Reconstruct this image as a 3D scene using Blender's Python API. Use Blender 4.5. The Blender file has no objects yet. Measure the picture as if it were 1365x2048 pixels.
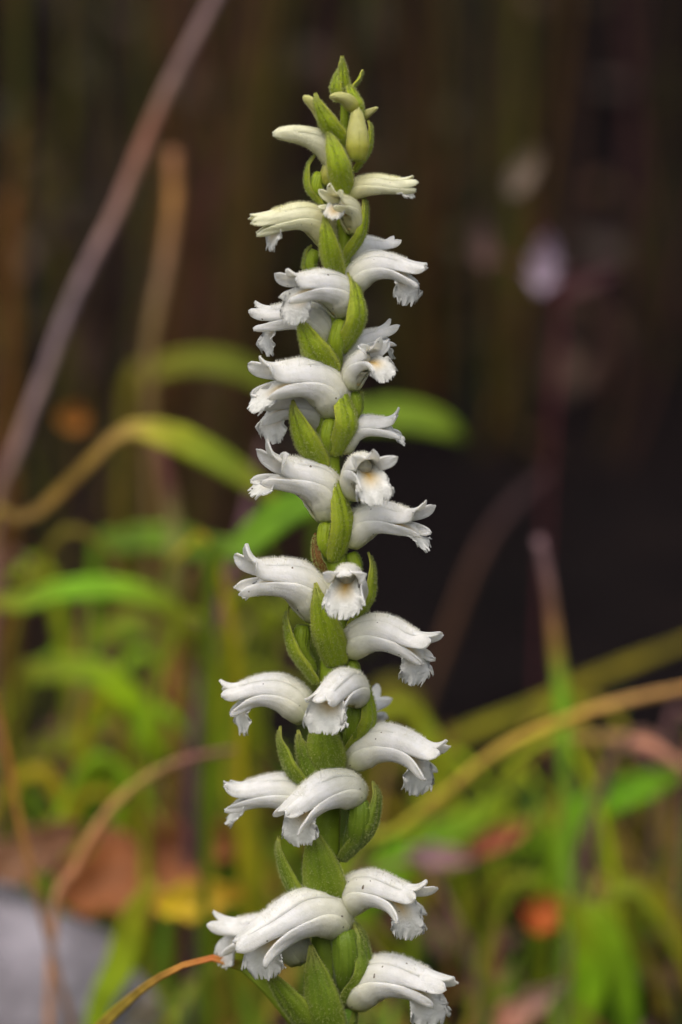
import bpy, math, random
import numpy as np
from mathutils import Vector, Matrix, noise as mnoise

R = math.radians
random.seed(7)
rng = np.random.default_rng(7)

# ------------------------------------------------------------------ camera, sky, sun, exposure
SC = bpy.context.scene
COL = SC.collection
PX_MM = 17.0                      # photo pixels per millimetre on the plane of the flower spike
DIST = 0.55                       # camera to spike
PITCH = R(8.0)                    # camera looks down a little
FRAME_H = 2048 / PX_MM / 1000.0
TARGET = Vector((0, 0, 0.160))    # middle of the picture on the spike's plane
CAM_POS = TARGET + Vector((0, -math.cos(PITCH) * DIST, math.sin(PITCH) * DIST))
cd = bpy.data.cameras.new('camera')
cam = bpy.data.objects.new('camera', cd)
COL.objects.link(cam)
cam.location = CAM_POS
cam.rotation_euler = (R(90) - PITCH, 0, 0)
cd.sensor_fit = 'VERTICAL'
cd.sensor_height = 23.5
cd.sensor_width = 15.7
cd.lens = 23.5 * DIST / FRAME_H
cd.clip_start = 0.01
cd.clip_end = 300
cd.dof.use_dof = True
cd.dof.focus_distance = DIST - 0.002
cd.dof.aperture_fstop = 7.6
cd.dof.aperture_blades = 7
SC.camera = cam

SUN_EL, SUN_AZ = R(62), R(200)    # soft light from high above, a little from the camera's left
world = bpy.data.worlds.new('World')
SC.world = world
world.use_nodes = True
wn = world.node_tree
bg = wn.nodes['Background']
sky = wn.nodes.new('ShaderNodeTexSky')
sky.sky_type = 'NISHITA'
sky.sun_disc = False
sky.sun_elevation = SUN_EL
sky.sun_rotation = SUN_AZ
sky.air_density = 0.7
sky.dust_density = 7.0
sky.ozone_density = 1.0
wn.links.new(sky.outputs[0], bg.inputs[0])
bg.inputs[1].default_value = 0.095
sd = bpy.data.lights.new('sun', 'SUN')
sun = bpy.data.objects.new('sun', sd)
COL.objects.link(sun)
sd.energy = 1.35
sd.angle = R(95)
sd.color = (1.0, 0.965, 0.87)
sdir = Vector((math.sin(SUN_AZ) * math.cos(SUN_EL), math.cos(SUN_AZ) * math.cos(SUN_EL), math.sin(SUN_EL)))
sun.rotation_euler = sdir.to_track_quat('Z', 'Y').to_euler()
sun.location = (0, 0, 3)
SC.view_settings.view_transform = 'Standard'
SC.view_settings.look = 'None'
SC.view_settings.gamma = 1.0
SC.view_settings.use_curve_mapping = False
SC.view_settings.exposure = 0.84
SC.render.engine = 'CYCLES'
SC.cycles.use_denoising = True
SC.cycles.max_bounces = 6
SC.cycles.transparent_max_bounces = 8

# ------------------------------------------------------------------ helpers
CP, SP = math.cos(PITCH), math.sin(PITCH)
def at(px, py, y):
    """Point on the vertical plane at depth y (metres behind the spike) that photo pixel (px, py) looks at."""
    u = (px - 682.5) / PX_MM / 1000.0 / DIST
    v = (1024 - py) / PX_MM / 1000.0 / DIST
    d = Vector((u, CP + v * SP, -SP + v * CP))
    k = (y - CAM_POS.y) / d.y
    return CAM_POS + d * k
def mm_at(px, y):
    """Width in metres of px photo pixels at depth y."""
    return px / PX_MM / 1000.0 * (y - CAM_POS.y) / DIST

GY = np.array([-60, -3, -.5, 0, .06, .12, .2, .3, .40, .47, .55, .66, .85, 1.3, 2.5, 6, 60])
GZ = np.array([-.3, -.03, -.005, 0, .018, .052, .076, .092, .112, .17, .36, .62, .85, 1.02, 1.2, 1.5, 2.2])
def ground_z(x, y):
    base = float(np.interp(y, GY, GZ))
    n = mnoise.noise(Vector((x * 9, y * 9, 1.3))) * .012 + mnoise.noise(Vector((x * 31, y * 31, 4.1))) * .0045 + mnoise.noise(Vector((x * 90, y * 90, 7.7))) * .0018
    if abs(x) > 1.2 or y > 1.2 or y < -1:
        n *= 1.5
    w = min(1.0, math.hypot(x, y) / .05)
    return base + n * w

def srgb(r, g, b, k=1.0):
    f = lambda c: ((c / 255 + .055) / 1.055) ** 2.4 if c > 10.3 else c / 255 / 12.92
    return (f(r) * k, f(g) * k, f(b) * k)

def link(o, parent=None):
    COL.objects.link(o)
    if parent is not None:
        o.parent = parent
    return o
def mesh_obj(name, verts, faces, mat, parent=None, smooth=True, attrs=None, col=None):
    me = bpy.data.meshes.new(name)
    me.from_pydata([tuple(v) for v in verts], [], faces)
    if smooth:
        me.shade_smooth()
    if attrs:
        for k, a in attrs.items():
            at_ = me.attributes.new(k, 'FLOAT', 'POINT')
            at_.data.foreach_set('value', np.asarray(a, dtype=np.float32))
    if col is not None:
        ca = me.attributes.new('tint', 'FLOAT_COLOR', 'POINT')
        c = np.ones((len(verts), 4), dtype=np.float32)
        c[:, :3] = col
        ca.data.foreach_set('color', c.ravel())
    me.materials.append(mat)
    me.update()
    return link(bpy.data.objects.new(name, me), parent)
def tag(o, label, cat, group=None):
    o['label'] = label
    o['category'] = cat
    if group:
        o['group'] = group
    return o
def solid(o, t, off=-1.0):
    m = o.modifiers.new('thickness', 'SOLIDIFY')
    m.thickness = t
    m.offset = off
    return o
def grid_faces(nv, nu, close=False, flip=False):
    f = []
    for i in range(nv - 1):
        for j in range(nu if close else nu - 1):
            k = (j + 1) % nu
            q = (i * nu + j, i * nu + k, (i + 1) * nu + k, (i + 1) * nu + j)
            f.append(q[::-1] if flip else q)
    return f
def unit(a):
    return a / np.maximum(np.linalg.norm(a, axis=-1, keepdims=True), 1e-12)
def sstep(a, b, x):
    t = np.clip((x - a) / (b - a), 0, 1)
    return t * t * (3 - 2 * t)
def spline(pts, n):
    """Catmull-Rom through points (rows of any width), n samples, even in length."""
    P = np.array(pts, dtype=float)
    if len(P) == 2:
        return P[0] + (P[1] - P[0]) * np.linspace(0, 1, n)[:, None]
    Q = np.vstack([2 * P[0] - P[1], P, 2 * P[-1] - P[-2]])
    out = []
    for i in range(len(P) - 1):
        p0, p1, p2, p3 = Q[i:i + 4]
        for t in np.linspace(0, 1, 24, endpoint=False):
            out.append(.5 * (2 * p1 + (p2 - p0) * t + (2 * p0 - 5 * p1 + 4 * p2 - p3) * t * t + (3 * p1 - p0 - 3 * p2 + p3) * t ** 3))
    out.append(P[-1])
    out = np.array(out)
    d = np.r_[0, np.cumsum(np.linalg.norm(np.diff(out[:, :3], axis=0), axis=1))]
    s = np.linspace(0, d[-1], n)
    return np.stack([np.interp(s, d, out[:, k]) for k in range(out.shape[1])], axis=1)

# ------------------------------------------------------------------ materials
def new_mat(name):
    m = bpy.data.materials.new(name)
    m.use_nodes = True
    nt = m.node_tree
    nt.nodes.clear()
    return m, nt, nt.nodes.new, nt.links.new
def nodes_common(nt):
    N, L = nt.nodes.new, nt.links.new
    out = N('ShaderNodeOutputMaterial')
    bs = N('ShaderNodeBsdfPrincipled')
    return N, L, out, bs
def attr(N, name):
    a = N('ShaderNodeAttribute'); a.attribute_name = name
    return a
def ramp(N, stops, interp='EASE'):
    r = N('ShaderNodeValToRGB')
    cr = r.color_ramp
    cr.interpolation = interp
    while len(cr.elements) < len(stops):
        cr.elements.new(.5)
    for e, (p, c) in zip(cr.elements, stops):
        e.position = p
        e.color = (*c, 1) if len(c) == 3 else c
    return r
def mixcol(N, L, a, b, fac, mode='MIX'):
    m = N('ShaderNodeMix'); m.data_type = 'RGBA'; m.blend_type = mode
    for s, v in (('Factor', fac), ('A', a), ('B', b)):
        i = [q for q in m.inputs if q.name == s and (q.type == 'RGBA' or (s == 'Factor' and q.type == 'VALUE'))][0]
        if hasattr(v, 'links'):
            L(v, i)
        else:
            i.default_value = v if s == 'Factor' else (*v, 1)
    return [q for q in m.outputs if q.type == 'RGBA'][0]
def noise_tex(N, L, scale, detail=3, rough=.55, coord='Object'):
    tc = N('ShaderNodeTexCoord')
    n = N('ShaderNodeTexNoise')
    n.inputs['Scale'].default_value = scale
    n.inputs['Detail'].default_value = detail
    n.inputs['Roughness'].default_value = rough
    L(tc.outputs[coord], n.inputs['Vector'])
    return n
def math_node(N, L, op, a, b=None):
    m = N('ShaderNodeMath'); m.operation = op
    for i, v in enumerate((a, b)):
        if v is None:
            continue
        if hasattr(v, 'links'):
            L(v, m.inputs[i])
        else:
            m.inputs[i].default_value = v
    return m.outputs[0]

def petal_material(name, base, mid, tip, transl=.3, sss=.0, rough=.45, clear=0.0, lip=False, bump=.7):
    m, nt, N, L = new_mat(name)
    N, L, out, bs = nodes_common(nt)
    s = attr(N, 'along').outputs['Fac']
    u = attr(N, 'across').outputs['Fac']
    r = ramp(N, [(0, base), (.22, mid), (.55, tip), (1, tip)])
    L(s, r.inputs[0])
    col = r.outputs[0]
    if lip:                               # warm yellow throat fading towards the clear frilled rim
        au = math_node(N, L, 'ABSOLUTE', u)
        fall = math_node(N, L, 'SUBTRACT', 1.0, math_node(N, L, 'MULTIPLY', au, 1.35))
        thr = ramp(N, [(0, (.3, .3, .3)), (.4, (.95, .95, .95)), (.68, (.9, .9, .9)), (.95, (0, 0, 0))])
        L(s, thr.inputs[0])
        f = math_node(N, L, 'MULTIPLY', thr.outputs[0], fall)
        cl = N('ShaderNodeClamp'); L(f, cl.inputs[0])
        col = mixcol(N, L, col, (.86, .58, .10), cl.outputs[0])
    n1 = noise_tex(N, L, 900, 3)
    nr = ramp(N, [(.3, (.9, .9, .88)), (.7, (1, 1, 1))])
    L(n1.outputs[0], nr.inputs[0])
    col = mixcol(N, L, col, nr.outputs[0], 1.0, 'MULTIPLY')
    vn = math_node(N, L, 'SINE', math_node(N, L, 'ADD', math_node(N, L, 'MULTIPLY', u, 11.0), math_node(N, L, 'MULTIPLY', n1.outputs[0], 3.0)))
    vr = ramp(N, [(.2, (.975, .977, .965)), (.75, (1, 1, 1))])
    L(math_node(N, L, 'ADD', math_node(N, L, 'MULTIPLY', vn, .5), .5), vr.inputs[0])
    col = mixcol(N, L, col, vr.outputs[0], 1.0, 'MULTIPLY')
    # a few tiny dark specks, as on the real petals
    n3 = noise_tex(N, L, 2200, 0)
    sp = ramp(N, [(0, (0, 0, 0)), (.835, (0, 0, 0)), (.85, (1, 1, 1))])
    L(n3.outputs[0], sp.inputs[0])
    col = mixcol(N, L, col, (.16, .13, .08), sp.outputs[0])
    L(col, bs.inputs['Base Color'])
    bs.inputs['Roughness'].default_value = rough
    bs.inputs['Specular IOR Level'].default_value = .35
    if sss:
        bs.inputs['Subsurface Weight'].default_value = sss
        bs.inputs['Subsurface Radius'].default_value = (1, .9, .7)
        bs.inputs['Subsurface Scale'].default_value = .0011
    # lengthwise veins plus a papillose grain
    st = math_node(N, L, 'SINE', math_node(N, L, 'MULTIPLY', u, 12.0))
    n2 = noise_tex(N, L, 5200 if not lip else 3600, 2)
    hgt = math_node(N, L, 'ADD', math_node(N, L, 'MULTIPLY', st, .04), math_node(N, L, 'MULTIPLY', n2.outputs[0], .6 if not lip else 1.5))
    bp = N('ShaderNodeBump')
    bp.inputs['Strength'].default_value = bump
    bp.inputs['Distance'].default_value = .00016
    L(hgt, bp.inputs['Height'])
    L(bp.outputs[0], bs.inputs['Normal'])
    tr = N('ShaderNodeBsdfTranslucent')
    L(col, tr.inputs[0])
    mx = N('ShaderNodeMixShader')
    mx.inputs[0].default_value = transl
    L(bs.outputs[0], mx.inputs[1]); L(tr.outputs[0], mx.inputs[2])
    sh = mx.outputs[0]
    if clear:                             # glassy, half-clear tissue towards the rim
        tp = N('ShaderNodeBsdfTransparent')
        au2 = math_node(N, L, 'POWER', math_node(N, L, 'ABSOLUTE', u), 1.5)
        rim = math_node(N, L, 'MULTIPLY', au2, clear if lip else 0.0)
        tipc = ramp(N, [(0, (0, 0, 0)), (.6 if lip else .74, (0, 0, 0)), (1, (clear, clear, clear))])
        L(s, tipc.inputs[0])
        fac = math_node(N, L, 'MAXIMUM', rim, tipc.outputs[0])
        nn = math_node(N, L, 'MULTIPLY', fac, math_node(N, L, 'ADD', n2.outputs[0], .45))
        m2 = N('ShaderNodeMixShader')
        L(nn, m2.inputs[0]); L(sh, m2.inputs[1]); L(tp.outputs[0], m2.inputs[2])
        sh = m2.outputs[0]
    L(sh, out.inputs['Surface'])
    return m

CREAM = (.74, .71, .42)
WHITE = (.91, .91, .875)
M_PETAL = petal_material('white_petal', (.66, .68, .36), (.88, .87, .70), WHITE, .34, sss=.6, clear=.30)
M_YOUNG = petal_material('cream_petal', (.50, .52, .16), (.76, .73, .40), (.88, .87, .58), .32, sss=.6)
M_BUD = petal_material('bud_petal', (.36, .42, .03), (.58, .57, .07), (.74, .72, .22), .28, sss=.6)
M_LIP = petal_material('lip_petal', (.80, .70, .30), (.88, .84, .62), (.91, .925, .91), .42, rough=.3, clear=.26, lip=True, bump=.9)

def bract_material():
    m, nt, N, L = new_mat('bract_green')
    N, L, out, bs = nodes_common(nt)
    s = attr(N, 'along').outputs['Fac']
    u = attr(N, 'across').outputs['Fac']
    t = attr(N, 'tone').outputs['Fac']
    au = math_node(N, L, 'POWER', math_node(N, L, 'ABSOLUTE', u), 3.0)
    young = mixcol(N, L, (.34, .44, .016), (.54, .57, .06), au)
    old = mixcol(N, L, (.13, .21, .016), (.22, .29, .035), au)
    c = mixcol(N, L, young, old, t)
    tipr = ramp(N, [(0, (0, 0, 0)), (.72, (0, 0, 0)), (1, (.75, .75, .75))])
    L(s, tipr.inputs[0])
    c = mixcol(N, L, c, (.42, .42, .10), tipr.outputs[0])
    n1 = noise_tex(N, L, 420, 4)
    nr = ramp(N, [(.28, (.86, .88, .84)), (.72, (1.1, 1.08, 1.04))])
    L(n1.outputs[0], nr.inputs[0])
    c = mixcol(N, L, c, nr.outputs[0], 1.0, 'MULTIPLY')
    vein = math_node(N, L, 'SINE', math_node(N, L, 'MULTIPLY', u, 17.0))
    vr = ramp(N, [(.0, (.93, .95, .92)), (1, (1.04, 1.03, 1.02))])
    L(math_node(N, L, 'ADD', math_node(N, L, 'MULTIPLY', vein, .5), .5), vr.inputs[0])
    c = mixcol(N, L, c, vr.outputs[0], 1.0, 'MULTIPLY')
    L(c, bs.inputs['Base Color'])
    bs.inputs['Roughness'].default_value = .5
    bs.inputs['Specular IOR Level'].default_value = .28
    bs.inputs['Sheen Weight'].default_value = .12
    bs.inputs['Sheen Roughness'].default_value = .4
    n2 = noise_tex(N, L, 3800, 2)
    bp = N('ShaderNodeBump'); bp.inputs['Strength'].default_value = .45; bp.inputs['Distance'].default_value = .00014
    L(math_node(N, L, 'ADD', math_node(N, L, 'MULTIPLY', vein, .35), math_node(N, L, 'MULTIPLY', n2.outputs[0], .9)), bp.inputs['Height'])
    L(bp.outputs[0], bs.inputs['Normal'])
    tr = N('ShaderNodeBsdfTranslucent')
    L(mixcol(N, L, c, (1.2, 1.25, .6), 1.0, 'MULTIPLY'), tr.inputs[0])
    mx = N('ShaderNodeMixShader'); mx.inputs[0].default_value = .28
    L(bs.outputs[0], mx.inputs[1]); L(tr.outputs[0], mx.inputs[2])
    L(mx.outputs[0], out.inputs['Surface'])
    return m
M_BRACT = bract_material()

def tint_material(name, transl=.2, rough=.6, spec=.25, nscale=220, lo=.72, hi=1.2, bump=.3, dist=.0006):
    """Plant tissue whose own colour is stored on the mesh."""
    m, nt, N, L = new_mat(name)
    N, L, out, bs = nodes_common(nt)
    c = attr(N, 'tint').outputs['Color']
    n1 = noise_tex(N, L, nscale, 4)
    nr = ramp(N, [(.28, (lo, lo, lo)), (.72, (hi, hi, hi))])
    L(n1.outputs[0], nr.inputs[0])
    c = mixcol(N, L, c, nr.outputs[0], 1.0, 'MULTIPLY')
    L(c, bs.inputs['Base Color'])
    bs.inputs['Roughness'].default_value = rough
    bs.inputs['Specular IOR Level'].default_value = spec
    n2 = noise_tex(N, L, nscale * 4, 3)
    bp = N('ShaderNodeBump'); bp.inputs['Strength'].default_value = bump; bp.inputs['Distance'].default_value = dist
    L(n2.outputs[0], bp.inputs['Height']); L(bp.outputs[0], bs.inputs['Normal'])
    sh = bs.outputs[0]
    if transl:
        tr = N('ShaderNodeBsdfTranslucent'); L(c, tr.inputs[0])
        mx = N('ShaderNodeMixShader'); mx.inputs[0].default_value = transl
        L(sh, mx.inputs[1]); L(tr.outputs[0], mx.inputs[2]); sh = mx.outputs[0]
    L(sh, out.inputs['Surface'])
    return m
M_BLADE = tint_material('grass_tissue', .3, .55, .2)
M_WOOD = tint_material('dead_stalk', 0, .8, .15, 300)
M_DEADLEAF = tint_material('dead_leaf', .15, .6, .25, 130, .6, 1.25)
M_STEM = tint_material('flower_stem', .1, .5, .35, 500, .8, 1.15, .4, .0001)

def hair_material():
    m, nt, N, L = new_mat('fine_hair')
    N, L, out, bs = nodes_common(nt)
    L(attr(N, 'tint').outputs['Color'], bs.inputs['Base Color'])
    bs.inputs['Roughness'].default_value = .4
    tr = N('ShaderNodeBsdfTranslucent'); L(attr(N, 'tint').outputs['Color'], tr.inputs[0])
    mx = N('ShaderNodeMixShader'); mx.inputs[0].default_value = .5
    L(bs.outputs[0], mx.inputs[1]); L(tr.outputs[0], mx.inputs[2]); L(mx.outputs[0], out.inputs['Surface'])
    return m
M_HAIR = hair_material()

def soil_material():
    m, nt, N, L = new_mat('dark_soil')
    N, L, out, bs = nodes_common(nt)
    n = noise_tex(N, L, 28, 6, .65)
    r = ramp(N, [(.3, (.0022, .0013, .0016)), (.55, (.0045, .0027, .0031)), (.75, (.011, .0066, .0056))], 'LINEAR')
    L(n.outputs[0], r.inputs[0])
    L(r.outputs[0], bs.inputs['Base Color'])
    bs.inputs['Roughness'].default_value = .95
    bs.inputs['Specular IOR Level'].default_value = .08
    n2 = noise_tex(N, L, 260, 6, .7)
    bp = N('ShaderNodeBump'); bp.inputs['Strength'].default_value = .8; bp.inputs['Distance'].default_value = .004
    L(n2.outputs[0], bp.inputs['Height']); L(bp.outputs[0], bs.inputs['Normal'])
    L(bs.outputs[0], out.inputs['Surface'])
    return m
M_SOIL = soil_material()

def stone_material():
    m, nt, N, L = new_mat('lilac_grey_stone')
    N, L, out, bs = nodes_common(nt)
    n = noise_tex(N, L, 90, 6, .6)
    r = ramp(N, [(.3, (.10, .092, .108)), (.5, (.19, .175, .20)), (.72, (.27, .255, .285))], 'LINEAR')
    L(n.outputs[0], r.inputs[0]); L(r.outputs[0], bs.inputs['Base Color'])
    bs.inputs['Roughness'].default_value = .75
    n2 = noise_tex(N, L, 600, 5)
    bp = N('ShaderNodeBump'); bp.inputs['Strength'].default_value = .6; bp.inputs['Distance'].default_value = .0015
    L(n2.outputs[0], bp.inputs['Height']); L(bp.outputs[0], bs.inputs['Normal'])
    L(bs.outputs[0], out.inputs['Surface'])
    return m
M_STONE = stone_material()

# ------------------------------------------------------------------ ground: one sheet, hollow in front, dark earth bank behind
def axis(fine, step, far):
    a = list(np.arange(-fine, fine + 1e-9, step))
    x, d = fine, step
    while x < far:
        d *= 1.35
        x += d
        a.append(x); a.insert(0, -x)
    return a
gx = axis(.36, .006, 60)
gy = [-60, -25, -10, -4, -2, -1, -.5, -.25] + list(np.arange(-.15, .95, .006)) + [1.0, 1.1, 1.3, 1.7, 2.5, 4, 8, 20, 60]
gv = [(x, y, ground_z(x, y)) for y in gy for x in gx]
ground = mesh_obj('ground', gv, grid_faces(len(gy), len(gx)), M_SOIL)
ground['kind'] = 'structure'
ground['label'] = 'dark damp earth rising into a shaded bank'

# ------------------------------------------------------------------ the orchid: shapes
def tube_frames(theta, L, n=60):
    s = np.linspace(0, 1, n)
    th = np.radians(np.interp(s, *zip(*theta)))
    k = np.ones(7) / 7
    th = np.convolve(np.r_[[th[0]] * 3, th, [th[-1]] * 3], k, 'valid')
    F = np.stack([np.cos(th), 0 * th, np.sin(th)], 1)
    N_ = np.stack([-np.sin(th), 0 * th, np.cos(th)], 1)
    C = np.vstack([[0, 0, 0], np.cumsum((F[1:] + F[:-1]) / 2 * (L / (n - 1)), axis=0)])
    return s, C, F, N_
def tube_radius(s, rb, rm, rt):
    return np.interp(s, [0, .06, .2, .42, .75, 1.0], [rb * .66, rb * 1.05, rm * .98, rm * .97, rm * .35 + rt * .65, rt])

def strip_grid(fr, rad, alpha, half, split, recurve, splay, length=1.0, rscale=1.0, flat=1.0, groove=.12,
               nv=26, nu=11, tipshape='point', frill=0.0, teeth=0.0, s0=0.0, seed=0, saddle=0.0, twist=0.0):
    """One floral leaf: a strip on the tube at angle alpha (0 = top), free of the tube after split, bent outwards by recurve.
    half(v) gives its half width in mm; returns points in mm, along (v) and across (u)."""
    s, C, F, N_ = fr
    n = 80
    ss = np.linspace(s0, length, n)
    sc = np.clip(ss, 0, 1)
    I = lambda A: np.stack([np.interp(sc, s, A[:, k]) for k in range(3)], 1)
    Cb, Fb, Nb = I(C), unit(I(F)), unit(I(N_))
    rk = rscale(sc) if callable(rscale) else rscale
    r = rad(sc) * rk
    B = np.zeros_like(Fb); B[:, 1] = 1
    O = np.cos(alpha) * Nb + np.sin(alpha) * B
    T = -np.sin(alpha) * Nb + np.cos(alpha) * B
    P0 = Cb + O * r[:, None]
    d = np.zeros_like(P0)
    d[:-1] = np.diff(P0, axis=0); d[-1] = d[-2]
    over = ss > 1.0
    if over.any():
        k = np.argmax(over) - 2
        d[over] = d[k]
    step = np.linalg.norm(d, axis=1, keepdims=True)
    D = unit(d)
    rho = np.radians(recurve) * sstep(split, length, ss) ** 1.2
    psi = np.radians(splay) * sstep(split, length, ss)
    c, sn = np.cos(rho)[:, None], np.sin(rho)[:, None]
    D2 = D * c + O * sn
    O2 = O * c - D * sn
    c2, s2 = np.cos(psi)[:, None], np.sin(psi)[:, None]
    T2 = T * c2 - D2 * s2
    D3 = D2 * c2 + T * s2
    P = np.vstack([P0[0], P0[0] + np.cumsum((D3 * step)[:-1], axis=0)])
    if twist:
        tw = twist * sstep(.5, .9, ss)
        ct, st = np.cos(tw)[:, None], np.sin(tw)[:, None]
        O2, T2 = O2 * ct + T2 * st, T2 * ct - O2 * st
    v = np.linspace(0, 1, nv)
    u = np.linspace(-1, 1, nu)
    lv = (ss - s0) / (length - s0)
    out = np.zeros((nv, nu, 3)); A = np.zeros((nv, nu)); U = np.zeros((nv, nu))
    rs = np.random.default_rng(seed)
    ph = rs.uniform(0, 6.28, 8)
    tooth = rs.normal(0, 1, (nv, 2)); etooth = rs.normal(0, 1, nu)
    for j, uu in enumerate(u):
        vv = v.copy()
        if tipshape == 'round':
            vv = v * (1 - .16 * abs(uu) ** 2.5 * v ** 2 + teeth * .05 * etooth[j] * v ** 6)
        Pj = np.stack([np.interp(vv, lv, P[:, k]) for k in range(3)], 1)
        Oj = unit(np.stack([np.interp(vv, lv, O2[:, k]) for k in range(3)], 1))
        Tj = unit(np.stack([np.interp(vv, lv, T2[:, k]) for k in range(3)], 1))
        rr = np.interp(vv, lv, r)
        sv = np.interp(vv, lv, ss)
        Rc = np.maximum(rr, .9) * (1 + (flat - 1) * sstep(split, length, sv))
        h = half(vv)
        if teeth:
            h = h * (1 + teeth * .09 * tooth[:, 0 if uu < 0 else 1] * (abs(uu) > .86) * sstep(.45, .7, vv))
        t = uu * h
        a = t / Rc
        lat = Rc * np.sin(a); outw = Rc * (np.cos(a) - 1)
        outw = outw - groove * abs(uu) ** 4 * np.minimum(1, h)
        if saddle:
            outw = outw + saddle * uu ** 2 * h * sstep(.55, .9, vv)
        if frill:
            e = np.clip((abs(uu) - .35) / .65, 0, 1) ** 1.6 * sstep(.5, .8, vv)
            e2 = sstep(.86, 1, vv) * .8
            w = np.sin(vv * 34 + ph[0] + (2.1 if uu > 0 else 0)) + .6 * np.sin(vv * 57 + ph[1] + uu * 4)
            w2 = np.sin(uu * 9 + ph[2]) + .6 * np.sin(uu * 17 + ph[3])
            outw = outw + frill * (e * w + e2 * w2 * .7)
        wob = (.09 * np.sin(vv * 7 + uu * 2.2 + ph[4]) + .05 * np.sin(vv * 15 + uu * 4 + ph[5])) * sstep(.2, 1, vv)
        out[:, j] = Pj + Tj * lat[:, None] + Oj * (outw + wob)[:, None]
        A[:, j] = vv * (length - s0) + s0
        U[:, j] = uu
    return out, A, U

def to_mesh(name, G, A, U, mat, parent, thick, flip=False, mm=.001, extra=None):
    nv, nu = A.shape
    at_ = {'along': A.ravel(), 'across': U.ravel()}
    if extra:
        at_.update({k: np.full(A.size, x) for k, x in extra.items()})
    o = mesh_obj(name, (G * mm).reshape(-1, 3), grid_faces(nv, nu, flip=flip), mat, parent, True, at_)
    if thick:
        solid(o, thick * mm)
    return o

def grid_normals(G):
    du = np.gradient(G, axis=1); dv = np.gradient(G, axis=0)
    return unit(np.cross(dv, du))
class Hairs:
    """Very fine hairs: one thin sliver each, gathered for one part."""
    def __init__(self):
        self.v, self.c = [], []
    def grow(self, G, A, n, lo, hi, L0, L1, col, outward=None, mm=.001, w=.030):
        nv, nu = A.shape
        Nn = grid_normals(G)
        i = rng.uniform(0, nv - 1.001, n); j = rng.uniform(0, nu - 1.001, n)
        a, b = i.astype(int), j.astype(int)
        fi, fj = (i - a)[:, None], (j - b)[:, None]
        bl = lambda X: (X[a, b] * (1 - fi) * (1 - fj) + X[a + 1, b] * fi * (1 - fj) + X[a, b + 1] * (1 - fi) * fj + X[a + 1, b + 1] * fi * fj)
        p, nn = bl(G), unit(bl(Nn))
        av = bl(A[..., None])[:, 0]
        keep = (av > lo) & (av < hi)
        p, nn = p[keep], nn[keep]
        if outward is not None:
            sgn = np.sign(((p - outward(p)) * nn).sum(1, keepdims=True)); sgn[sgn == 0] = 1
            nn = nn * sgn
        m = len(p)
        d = unit(nn + rng.normal(0, .28, (m, 3)))
        ln = rng.uniform(L0, L1, (m, 1))
        side = unit(np.cross(d, rng.normal(0, 1, (m, 3)))) * w
        tri = np.stack([p - side, p + side, p + d * ln], 1) * mm
        self.v.append(tri.reshape(-1, 3))
        self.c.append(np.tile(np.array(col), (m * 3, 1)))
    def build(self, parent):
        if not self.v:
            return
        v = np.vstack(self.v); c = np.vstack(self.c)
        f = [(k, k + 1, k + 2) for k in range(0, len(v), 3)]
        o = mesh_obj('fine_hairs', v, f, M_HAIR, parent, False, None, c)
        o['kind'] = 'stuff'

THETA = [(0, 84), (.16, 66), (.36, 26), (.55, 4), (.78, -6), (1, -4)]
SEED = [100]

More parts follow.
